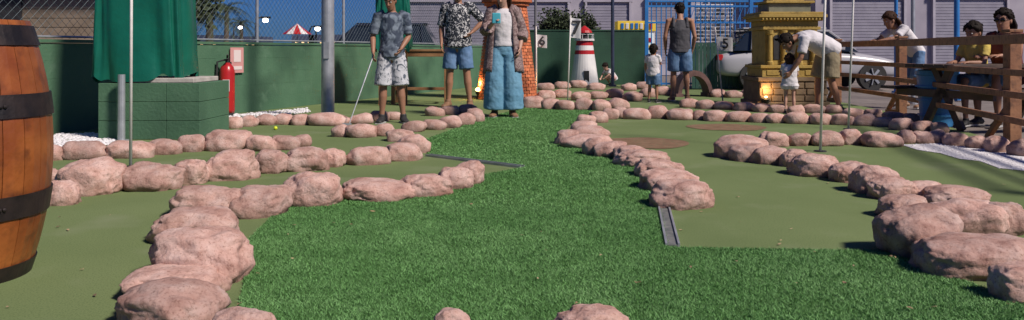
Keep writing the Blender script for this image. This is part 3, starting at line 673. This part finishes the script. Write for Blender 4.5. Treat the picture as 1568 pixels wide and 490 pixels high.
# ---------------------------------------------------------------- people
def skinm(n,c): return mat(n,c,.55,tuple(q*.88 for q in c),12,4,.08,120,.003)
SK_A=skinm('skin_tan',(.36,.18,.11)); SK_B=skinm('skin_olive',(.31,.155,.095)); SK_C=skinm('skin_fair',(.46,.27,.20))
HAIR=mat('dark_hair',(.007,.005,.004),.7,(.018,.012,.009),60,4,.4,160,.004,spec=.15); HAIRB=mat('brown_hair',(.026,.012,.007),.7,(.055,.026,.015),60,4,.4,160,.004,spec=.15)
EYEW=mat('eye_white',(.6,.58,.56),.3); EYED=mat('iris',(.02,.012,.01),.2); LIP=mat('lips',(.28,.09,.08),.5)
DENIM=mat('denim',(.07,.15,.28),.85,(.12,.21,.36),8,6,.3,200,.003); SOLE=mat('sole',(.4,.4,.4),.7)
def pattern(name,a,b,sc,lo,hi,dist=2):
    m=mat(name,a,.85,b,sc,3,.2,150,.003,ramp=(lo,hi))
    for n in m.node_tree.nodes:
        if n.type=='TEX_NOISE' and abs(n.inputs['Scale'].default_value-sc)<1e-4: n.inputs['Distortion'].default_value=dist
    return m
C_floral=pattern('floral_shirt',(.010,.014,.025),(.50,.50,.50),26,.53,.56,1.5)
C_boy=pattern('printed_tee',(.035,.05,.08),(.17,.21,.26),9,.42,.6,1)
C_camo=pattern('marble_shorts',(.08,.10,.13),(.48,.49,.52),10,.42,.5,2.5)
C_white=mat('white_cotton',(.62,.60,.62),.9,(.54,.52,.54),6,4,.2,60,.005)
C_char=mat('charcoal_cotton',(.045,.045,.055),.9,(.07,.07,.08),6,4,.2,60,.005)
C_blue=mat('blue_linen',(.10,.25,.37),.85,(.14,.30,.42),5,5,.4,35,.01)
C_khaki=mat('khaki',(.20,.165,.10),.9,(.25,.21,.135),6,5,.3,80)
C_yel=mat('yellow_cotton',(.55,.42,.08),.9,(.45,.35,.1),6); C_mar=mat('maroon',(.10,.018,.02),.8,(.14,.03,.03),6)
C_kim=pattern('patterned_kimono',(.13,.08,.08),(.28,.21,.20),18,.45,.55,2)
C_pink=mat('pink_cotton',(.5,.28,.27),.9,(.55,.36,.34),6)
B_blk=mat('black_shoe',(.02,.02,.022),.6,(.03,.03,.03),9); B_sand=mat('sandal',(.2,.11,.06),.6,(.25,.14,.08),9)
DEF=dict(pelvis=(0,0,.93),waist=(0,0,1.08),chest=(0,0,1.27),neck=(0,.015,1.47),head=(0,-.012,1.625),
 shA=(.18,.01,1.415),shB=(-.18,.01,1.415),elA=(.235,.03,1.13),elB=(-.235,.03,1.13),wrA=(.24,-.05,.89),wrB=(-.24,-.05,.89),
 hipA=(.09,0,.90),hipB=(-.09,0,.90),knA=(.11,-.015,.50),knB=(-.11,-.015,.50),anA=(.13,.02,.085),anB=(-.13,.02,.085))
HR=[(-.118,.024,.028,-.046),(-.103,.040,.044,-.036),(-.07,.055,.064,-.020),(-.03,.064,.080,-.008),(0,.070,.087,0),(.04,.074,.094,.004),(.075,.068,.087,.007),(.10,.050,.066,.009),(.118,.022,.03,.010)]
def finish(o,vox,sm=4,disp=0,scale=.09):
    r=o.modifiers.new('remesh','REMESH'); r.mode='VOXEL'; r.voxel_size=vox; r.use_smooth_shade=True
    s=o.modifiers.new('smooth','SMOOTH'); s.factor=.5; s.iterations=sm
    if disp:
        t=bpy.data.textures.get('folds') or bpy.data.textures.new('folds','CLOUDS'); t.noise_scale=scale; t.noise_depth=2
        d=o.modifiers.new('folds','DISPLACE'); d.texture=t; d.strength=disp; d.mid_level=.5; d.texture_coords='LOCAL'
def lerp(a,b,t): return V(a)*(1-t)+V(b)*t
def person(name,loc,yaw,H,J=None,top=None,sleeve=.6,hem=-.10,bottom=None,leg=.9,legr=(.105,.095),shoe=None,skin=SK_A,hair=HAIR,long_=0,hf=(0,-1,0),hs=1.0,tank=False,g=1.0,bot_top=.09,toes=None,vox=.0065,glasses=False,curl=.7,bag=.0):
    S=H/1.75; D={k:V(v) for k,v in {**DEF,**(J or {})}.items()}; root=empty(name,(loc[0],loc[1],0),yaw); root.scale=(S,S,S)
    side=(D['shA']-D['shB']).normalized(); hside=(D['hipA']-D['hipB']).normalized()
    up=(D['neck']-D['chest']).normalized(); ps=(D['waist']-D['pelvis']).normalized()
    mb=MB()
    T=[D['pelvis']-ps*.10,D['pelvis'],D['waist'],D['chest'],lerp(D['chest'],D['neck'],.62),D['neck']]
    mb.tube(T,[(.12*g,.09*g),(.160*g,.112*g),(.132*g,.098*g),(.152*g,.112*g),(.165*g,.085),(.062,.058)],side=side,n=20)
    mb.tube([lerp(D['chest'],D['neck'],.7),D['neck'],lerp(D['neck'],D['head'],.75)],[.062,.056,.052],side=side,n=14)
    for s,sg in(('A',1),('B',-1)):
        sh,el,wr=D['sh'+s],D['el'+s],D['wr'+s]
        mb.tube([lerp(sh,D['neck'],.35),sh,lerp(sh,el,.3),lerp(sh,el,.75),el,lerp(el,wr,.25),lerp(el,wr,.8),wr],[.052,.058,.050,.040,.037,.040,.029,.024],side=(0,1,0),n=14)
        hp,kn,an=D['hip'+s],D['kn'+s],D['an'+s]
        mb.tube([hp+V((0,0,.03)),lerp(hp,kn,.15),lerp(hp,kn,.6),kn,lerp(kn,an,.12),lerp(kn,an,.35),lerp(kn,an,.8),an],[.088*g,.088*g,.066,.053,.052,.056,.036,.034],side=hside,n=16)
        fd=V((sg*.25,-1,0)).normalized() if not toes else V(toes[s]).normalized()
        heel=an-fd*.045+V((0,0,-.05)); toe=an+fd*.165+V((0,0,-.066))
        mb.tube([an+V((0,0,-.01)),heel],[.032,.03],n=12); mb.tube([heel,lerp(heel,toe,.5)+V((0,0,.012)),lerp(heel,toe,.85),toe],[(.03,.03),(.04,.032),(.044,.02),(.034,.014)],side=fd.cross(V((0,0,1))),n=14)
        d=(wr-el).normalized(); ac=V((0,-1,0)); ac=ac-d*ac.dot(d)
        if ac.length<.3: ac=V((-sg,0,0)); ac=ac-d*ac.dot(d)
        ac.normalize(); nrm=d.cross(ac)
        if nrm.x*sg>0: nrm=-nrm
        mb.tube([wr-d*.01,wr+d*.035,wr+d*.085],[(.024,.02),(.038,.016),(.040,.013)],side=ac,n=12)
        for i,(o_,L) in enumerate(((.030,.070),(.010,.078),(-.010,.073),(-.029,.058))):
            b0=wr+d*.082+ac*o_; d1=(d+nrm*curl*.35).normalized(); d2=(d+nrm*curl*1.2).normalized(); d3=(d*.5+nrm*curl*1.6).normalized()
            q1=b0+d1*L*.45;q2=q1+d2*L*.32; mb.tube([b0-d*.015,b0,q1,q2,q2+d3*L*.22],[.0095,.009,.0085,.008,.007],n=8)
        b0=wr+d*.03+ac*.03; mb.tube([b0-ac*.012,b0+ac*.015+d*.015,b0+ac*.028+d*.045+nrm*.012,b0+ac*.026+d*.068+nrm*.022],[.013,.012,.010,.008],n=8)
    f=V(hf).normalized(); Yl=-f; Z=V((0,0,1)) if abs(f.z)<.9 else V((0,-1,0)); Z=(Z-Yl*Z.dot(Yl)).normalized(); X=Yl.cross(Z); R=Matrix((X,Yl,Z)).transposed(); hc=D['head']
    hp_=lambda p:hc+R@(V(p)*hs)
    vs=[];N=28
    for (z,rx,ry,yo) in HR:
        for k in range(N): th=2*math.pi*k/N; vs.append(V((rx*math.cos(th),ry*math.sin(th)+yo,z)))
    fs=[(i*N+k,i*N+(k+1)%N,(i+1)*N+(k+1)%N,(i+1)*N+k) for i in range(len(HR)-1) for k in range(N)]
    fs.append(tuple(reversed(range(N)))); fs.append(tuple((len(HR)-1)*N+k for k in range(N)))
    mb.add([hp_(v) for v in vs],fs)
    mb.tube([hp_((0,-.084,.018)),hp_((0,-.098,-.012)),hp_((0,-.104,-.03)),hp_((0,-.088,-.038))],[.008,.010,.015,.012],n=10)
    mb.tube([hp_((-.045,-.076,.026)),hp_((0,-.091,.028)),hp_((.045,-.076,.026))],[.008,.009,.008],n=8)
    for sg in(-1,1): mb.ell(hp_((sg*.073,.006,-.006)),(.010*hs,.018*hs,.031*hs),M=R,n=10,k=7)
    o=mb.obj('body',skin,root,smooth=True); finish(o,vox,3)
    mb=MB()
    for sg in(-1,1):
        mb.ell(hp_((sg*.031,-.076,.006)),(.013*hs,.011*hs,.008*hs),M=R,mi=0); mb.ell(hp_((sg*.031,-.0855,.006)),(.0055*hs,.003*hs,.0058*hs),M=R,mi=1)
        mb.tube([hp_((sg*.016,-.092,.031)),hp_((sg*.034,-.088,.036)),hp_((sg*.050,-.074,.030))],[.0028,.0036,.002],n=6,mi=3)
    mb.tube([hp_((-.024,-.075,-.064)),hp_((0,-.088,-.061)),hp_((.024,-.075,-.064))],[.004,.0065,.004],n=8,mi=2)
    if glasses:
        for sg in(-1,1): mb.ell(hp_((sg*.033,-.094,.006)),(.028*hs,.006*hs,.02*hs),M=R,mi=1); mb.tube([hp_((sg*.058,-.09,.012)),hp_((sg*.082,0,.012))],[.003,.003],n=6,mi=1)
        mb.tube([hp_((-.01,-.1,.012)),hp_((.01,-.1,.012))],[.003,.003],n=6,mi=1)
    mb.obj('face',[EYEW,EYED,LIP,hair],root,smooth=True)
    # hair: closed scalp volume, slightly sunk into the head at the hairline so that it has no brim, with tufts
    mb=MB(); N=36;K=22; vs=[]
    zz=np.linspace(-.11,.124,K); hz=[h[0] for h in HR]; rx=np.interp(zz,hz,[h[1] for h in HR]); ry=np.interp(zz,hz,[h[2] for h in HR]); yo=np.interp(zz,hz,[h[3] for h in HR])
    hl=lambda x,y:(-.012-.74*y+.012*math.sin(x*90+y*40)) if y<.03 else (-.09 if not long_ else -.125)
    for i in range(K):
        for k in range(N):
            th=2*math.pi*k/N; x=rx[i]*math.cos(th); y=ry[i]*math.sin(th)+yo[i]; z=zz[i]
            d=z-hl(x,y); m_=min(1,max(0,d/.03)); th_=-.012+.032*m_
            nrm=V((x,y-.005,z*.8)).normalized()
            vs.append(V((x,y,z))+nrm*(th_+.006*noise.noise(V((x,y,z))*45)*m_))
    fs=[(i*N+k,i*N+(k+1)%N,(i+1)*N+(k+1)%N,(i+1)*N+k) for i in range(K-1) for k in range(N)]
    fs.append(tuple(reversed(range(N)))); fs.append(tuple((K-1)*N+k for k in range(N)))
    mb.add([hp_(v) for v in vs],fs)
    rr=random.Random(len(name)+int(loc[0]*10))
    for k in range(46):
        th=rr.uniform(0,6.28); i=rr.randrange(13,K-1); x=rx[i]*math.cos(th); y=ry[i]*math.sin(th)+yo[i]; z=zz[i]
        if z<hl(x,y)+.02: continue
        nrm=V((x,y,z*.8)).normalized(); tg_=V((-y,x,0)).normalized()*rr.choice([-1,1]); b0=V((x,y,z))+nrm*.014
        mb.tube([hp_(b0),hp_(b0+nrm*.010+tg_*.012-V((0,0,.006))),hp_(b0+nrm*.010+tg_*.026-V((0,0,.02)))],[.009*hs,.007*hs,.002*hs],n=6,cap=0)
    mb.obj('hair',hair,root,smooth=True)
    if long_:
        mb=MB()
        for a in np.linspace(-.065,.065,8):
            mb.tube([hp_((a,.06,.03)),hp_((a*1.25,.095,-.06)),hp_((a*1.2,.085,-.12-long_*.4)),hp_((a*.9,.07,-.12-long_))],[.02,.024,.02,.008],n=8)
        mb.obj('long_hair',hair,root,smooth=True)
    if top:
        mb=MB(); T2=[D['pelvis']+ps*hem,D['pelvis']+ps*.02,D['waist'],D['chest'],lerp(D['chest'],D['neck'],.60),lerp(D['chest'],D['neck'],.93)]
        b_=bag
        mb.tube(T2,[(.178*g+b_,.138*g+b_),(.180*g+b_,.136*g+b_),(.160*g+b_,.126*g+b_),(.172*g,.132*g),((.178*g,.106) if not tank else (.135*g,.10)),(.078,.072)],side=side,n=24,cap=.15)
        if tank:
            for sg in(1,-1):
                s_='A' if sg>0 else 'B'; mb.tube([lerp(D['chest'],D['neck'],.3)+side*sg*.12,lerp(D['sh'+s_],D['neck'],.42)+up*.035],[(.05,.11),(.03,.07)],side=side,n=12)
        else:
            for s_ in'AB':
                sh,el,wr=D['sh'+s_],D['el'+s_],D['wr'+s_]
                pp=[lerp(sh,D['neck'],.45),sh,lerp(sh,el,min(.5,sleeve*.6)),lerp(sh,el,min(sleeve,1.0))]; rr=[.062,.071,.066,.066]
                if sleeve>1: pp+=[lerp(el,wr,sleeve-1)]; rr+=[.06]
                mb.tube(pp,rr,side=(0,1,0),n=16,cap=.1)
        o=mb.obj('shirt',top,root,smooth=True); finish(o,.009,4,.022)
    if bottom:
        mb=MB(); mb.tube([D['pelvis']-ps*.09,D['pelvis'],D['pelvis']+ps*bot_top],[(.150*g,.112*g),(.172*g,.126*g),(.158*g,.12*g)],side=hside,n=22,cap=.2)
        for s_ in'AB':
            hp,kn,an=D['hip'+s_],D['kn'+s_],D['an'+s_]; pp=[hp+V((0,0,.03)),lerp(hp,kn,.2)]; rr=[.1*g,legr[0]*g]
            if leg<=1: pp+=[lerp(hp,kn,leg)]; rr+=[legr[1]]
            else: pp+=[kn,lerp(kn,an,(leg-1)*.5),lerp(kn,an,leg-1)]; rr+=[(legr[0]+legr[1])/2,legr[1],legr[1]]
            mb.tube(pp,rr,side=hside,n=18,cap=.08)
        o=mb.obj('bottoms',bottom,root,smooth=True); finish(o,.009,3,.02)
    if shoe:
        mb=MB()
        for s_,sg in(('A',1),('B',-1)):
            an=D['an'+s_]; fd=V((sg*.25,-1,0)).normalized() if not toes else V(toes[s_]).normalized(); sx=fd.cross(V((0,0,1)))
            heel=an-fd*.055+V((0,0,-.045)); toe=an+fd*.175+V((0,0,-.058))
            mb.tube([heel+V((0,0,.005)),lerp(heel,toe,.3)+V((0,0,.018)),lerp(heel,toe,.65),toe],[(.036,.038),(.042,.045),(.050,.032),(.040,.022)],side=sx,n=16)
            mb.tube([an+V((0,0,.02)),an+V((0,0,-.04))],[.043,.046],n=14)
            mb.beam(heel+V((0,0,-.033))-fd*.01,toe+V((0,0,-.02))+fd*.01,.085,.016,mi=1)
        mb.obj('shoes',[shoe,SOLE],root)
    return root,D,S
x,y=G(600,188)
root,D,S=person('boy',(x,y),math.radians(8),1.64,dict(head=(-.02,-.05,1.615),elB=(-.25,.03,1.14),wrB=(-.24,-.12,.93),elA=(.22,.0,1.14),wrA=(.12,-.14,.98),anA=(.15,.0,.085),anB=(-.13,.0,.085)),C_boy,.85,-.06,C_camo,1.0,(.115,.12),B_blk,SK_B,HAIR,hf=(-.35,-1,-.45),g=.86,bag=.015)
mb=MB(); mb.tube([(-.24,-.17,.92),(-.25,-.19,.85),(-.52,-.5,.05)],[.013,.010,.006],n=8); mb.box((-.55,-.52,.03),(.11,.03,.035)); mb.obj('golf_putter',M_steel,root)
x,y=G(701,165)
person('man',(x,y),math.radians(-5),1.95,dict(head=(.01,-.03,1.625),elA=(.36,.04,1.22),wrA=(.21,-.06,1.06),elB=(-.24,.04,1.14),wrB=(-.22,-.06,.90),knA=(.13,-.02,.5),anA=(.17,.0,.085),anB=(-.14,.02,.085)),C_floral,.95,-.07,DENIM,.88,(.105,.105),B_sand,SK_A,HAIR,hf=(.3,-1,-.15),g=1.0,bag=.02)
x,y=G(771,179)
root,D,S=person('woman',(x,y),math.radians(0),1.75,dict(head=(-.02,-.04,1.62),shA=(.165,.01,1.41),shB=(-.165,.01,1.41),elB=(-.24,-.02,1.16),wrB=(-.13,-.24,1.27),elA=(.25,.04,1.14),wrA=(.22,-.08,.93),anA=(.12,.0,.085),anB=(-.12,.0,.085)),C_white,.4,.04,C_blue,1.93,(.125,.155),B_sand,SK_C,HAIRB,long_=.18,hf=(-.3,-1,-.4),g=.92,bot_top=.16)
mb=MB(); mb.box((-.09,-.34,1.32),(.11,.03,.14)); mb.obj('blue_pouch',mat('aqua',(.06,.36,.46),.5,(.08,.42,.5),4),root,bevel=.01)
mb=MB(); vs=[];N=34;K=16
for i in range(K+1):
    t=i/K; z=1.45-.85*t; rx=.175+.09*t; ry=.12+.08*t
    if t<.1: rx*=.75+2.5*t
    for j in range(N+1):
        th=math.radians(-52+284*j/N); f=1+.07*t*math.sin(th*9); vs.append((rx*f*math.cos(th),.02+ry*f*math.sin(th),z-.02*math.sin(th*3)*t))
fs=[(i*(N+1)+j,i*(N+1)+j+1,(i+1)*(N+1)+j+1,(i+1)*(N+1)+j) for i in range(K) for j in range(N)]
mb.add(vs,fs); o=mb.obj('kimono',C_kim,root,smooth=True); s=o.modifiers.new('s','SOLIDIFY'); s.thickness=.006
mb=MB()
for s_ in'AB':
    sh,el,wr=D['sh'+s_],D['el'+s_],D['wr'+s_]; mb.tube([lerp(sh,D['neck'],.5)+V((0,0,.02)),sh+V((0,0,.01)),lerp(sh,el,.5),el,lerp(el,wr,.45)],[.07,.085,.08,.09,.095],side=(0,1,0),n=18,cap=.1)
o=mb.obj('kimono_sleeves',C_kim,root,smooth=True); finish(o,.009,4,.03)
x,y=G(1041,154)
person('man',(x,y),math.radians(172),1.74,dict(head=(.0,-.03,1.63),elA=(.26,.03,1.15),wrA=(.25,-.08,.92),elB=(-.26,.03,1.15),wrB=(-.23,-.08,.92),shA=(.2,.01,1.43),shB=(-.2,.01,1.43),anA=(.13,.03,.085),anB=(-.13,.0,.085)),C_char,.5,-.06,DENIM,.92,(.115,.115),B_sand,SK_A,HAIR,hf=(.2,-1,-.25),g=1.08,tank=True)
x,y=G(1000,157)
person('child',(x,y),math.radians(150),.98,dict(head=(0,-.03,1.60),elB=(-.23,-.05,1.18),wrB=(-.1,-.2,1.30)),C_white,.7,-.1,DENIM,.85,(.12,.125),B_blk,SK_A,HAIR,hf=(.1,-1,-.2),hs=1.5,g=1.2,vox=.01)
x,y=G(937,131)
person('child',(x,y),math.radians(-60),.98,dict(pelvis=(0,.1,.36),waist=(0,.02,.48),chest=(0,-.12,.62),neck=(0,-.26,.74),head=(0,-.36,.86),shA=(.17,-.22,.70),shB=(-.17,-.22,.70),elA=(.24,-.36,.50),elB=(-.24,-.36,.50),wrA=(.14,-.52,.34),wrB=(-.14,-.52,.34),hipA=(.09,.1,.34),hipB=(-.09,.1,.34),knA=(.18,-.26,.44),knB=(-.18,-.26,.44),anA=(.15,.0,.085),anB=(-.15,0,.085)),C_white,.7,-.1,C_pink,.7,(.11,.11),B_blk,SK_C,HAIR,hf=(0,-1,-.6),hs=1.4,g=1.1,vox=.01)
x,y=G(1262,172)
person('man',(x,y),math.radians(-82),1.74,dict(pelvis=(0,.06,.92),waist=(0,-.07,1.0),chest=(0,-.25,1.07),neck=(0,-.44,1.08),head=(0,-.57,1.02),shA=(.18,-.39,1.07),shB=(-.18,-.39,1.07),elA=(.20,-.47,.80),elB=(-.20,-.44,.80),wrA=(.13,-.58,.60),wrB=(-.12,-.56,.62),hipA=(.09,.06,.89),hipB=(-.09,.06,.89),knA=(.11,.04,.49),knB=(-.11,-.03,.49),anA=(.12,.17,.085),anB=(-.12,-.04,.085)),C_white,.75,-.08,C_khaki,.95,(.115,.12),B_blk,SK_B,HAIR,hf=(0,-.75,-.65),g=1.05,bag=.02)
x,y=G(1209,173)
person('toddler',(x,y),math.radians(165),.84,dict(head=(0,-.04,1.55),elA=(.22,-.06,1.16),wrA=(.12,-.2,1.0),elB=(-.23,-.05,1.16),wrB=(-.12,-.2,1.02)),C_white,.6,-.12,C_white,.45,(.14,.14),B_blk,SK_C,HAIRB,hf=(0,-1,-.3),hs=1.65,g=1.3,vox=.012)
Y=12.6
person('woman',(PX(1397,Y),Y),math.radians(-78),1.66,dict(pelvis=(0,.06,.93),waist=(0,-.02,1.07),chest=(0,-.17,1.22),neck=(0,-.31,1.34),head=(0,-.42,1.44),shA=(.165,-.26,1.30),shB=(-.165,-.26,1.30),elA=(.19,-.48,1.14),elB=(-.19,-.50,1.12),wrA=(.11,-.72,1.09),wrB=(-.12,-.74,1.07),hipA=(.09,.06,.9),hipB=(-.09,.06,.9),anA=(.12,.1,.085),anB=(-.12,-.05,.085)),C_white,.7,-.04,DENIM,1.0,(.10,.1),B_sand,SK_B,HAIRB,long_=.12,hf=(-.1,-1,-.35),hs=1.1,g=.92)
def seated(name,px,Y,H,pz,yaw,**k):
    z=pz; J=dict(pelvis=(0,.06,z),waist=(0,.06,z+.15),chest=(0,.03,z+.34),neck=(0,.02,z+.54),head=(0,-.02,z+.69),shA=(.17,.01,z+.485),shB=(-.17,.01,z+.485),elA=(.22,-.1,z+.24),elB=(-.22,-.1,z+.24),wrA=(.12,-.33,z+.25),wrB=(-.12,-.33,z+.25),hipA=(.09,.05,z-.02),hipB=(-.09,.05,z-.02),knA=(.12,-.40,z-.02),knB=(-.12,-.40,z-.02),anA=(.12,-.36,.085),anB=(-.12,-.36,.085))
    return person(name,(PX(px,Y),Y),yaw,H,J,**k)
seated('boy',1492,9.75,1.42,.68,math.radians(-65),top=C_yel,bottom=DENIM,leg=.9,shoe=B_blk,skin=SK_B,hair=HAIR,hf=(.0,-1,-.2),hs=1.3,g=.95)
seated('woman',1538,9.75,1.70,.61,math.radians(-60),top=C_mar,sleeve=.3,bottom=DENIM,leg=1.0,shoe=B_blk,skin=SK_A,hair=HAIR,long_=.1,hf=(.1,-1,-.05),hs=1.15,g=1.1,glasses=True)
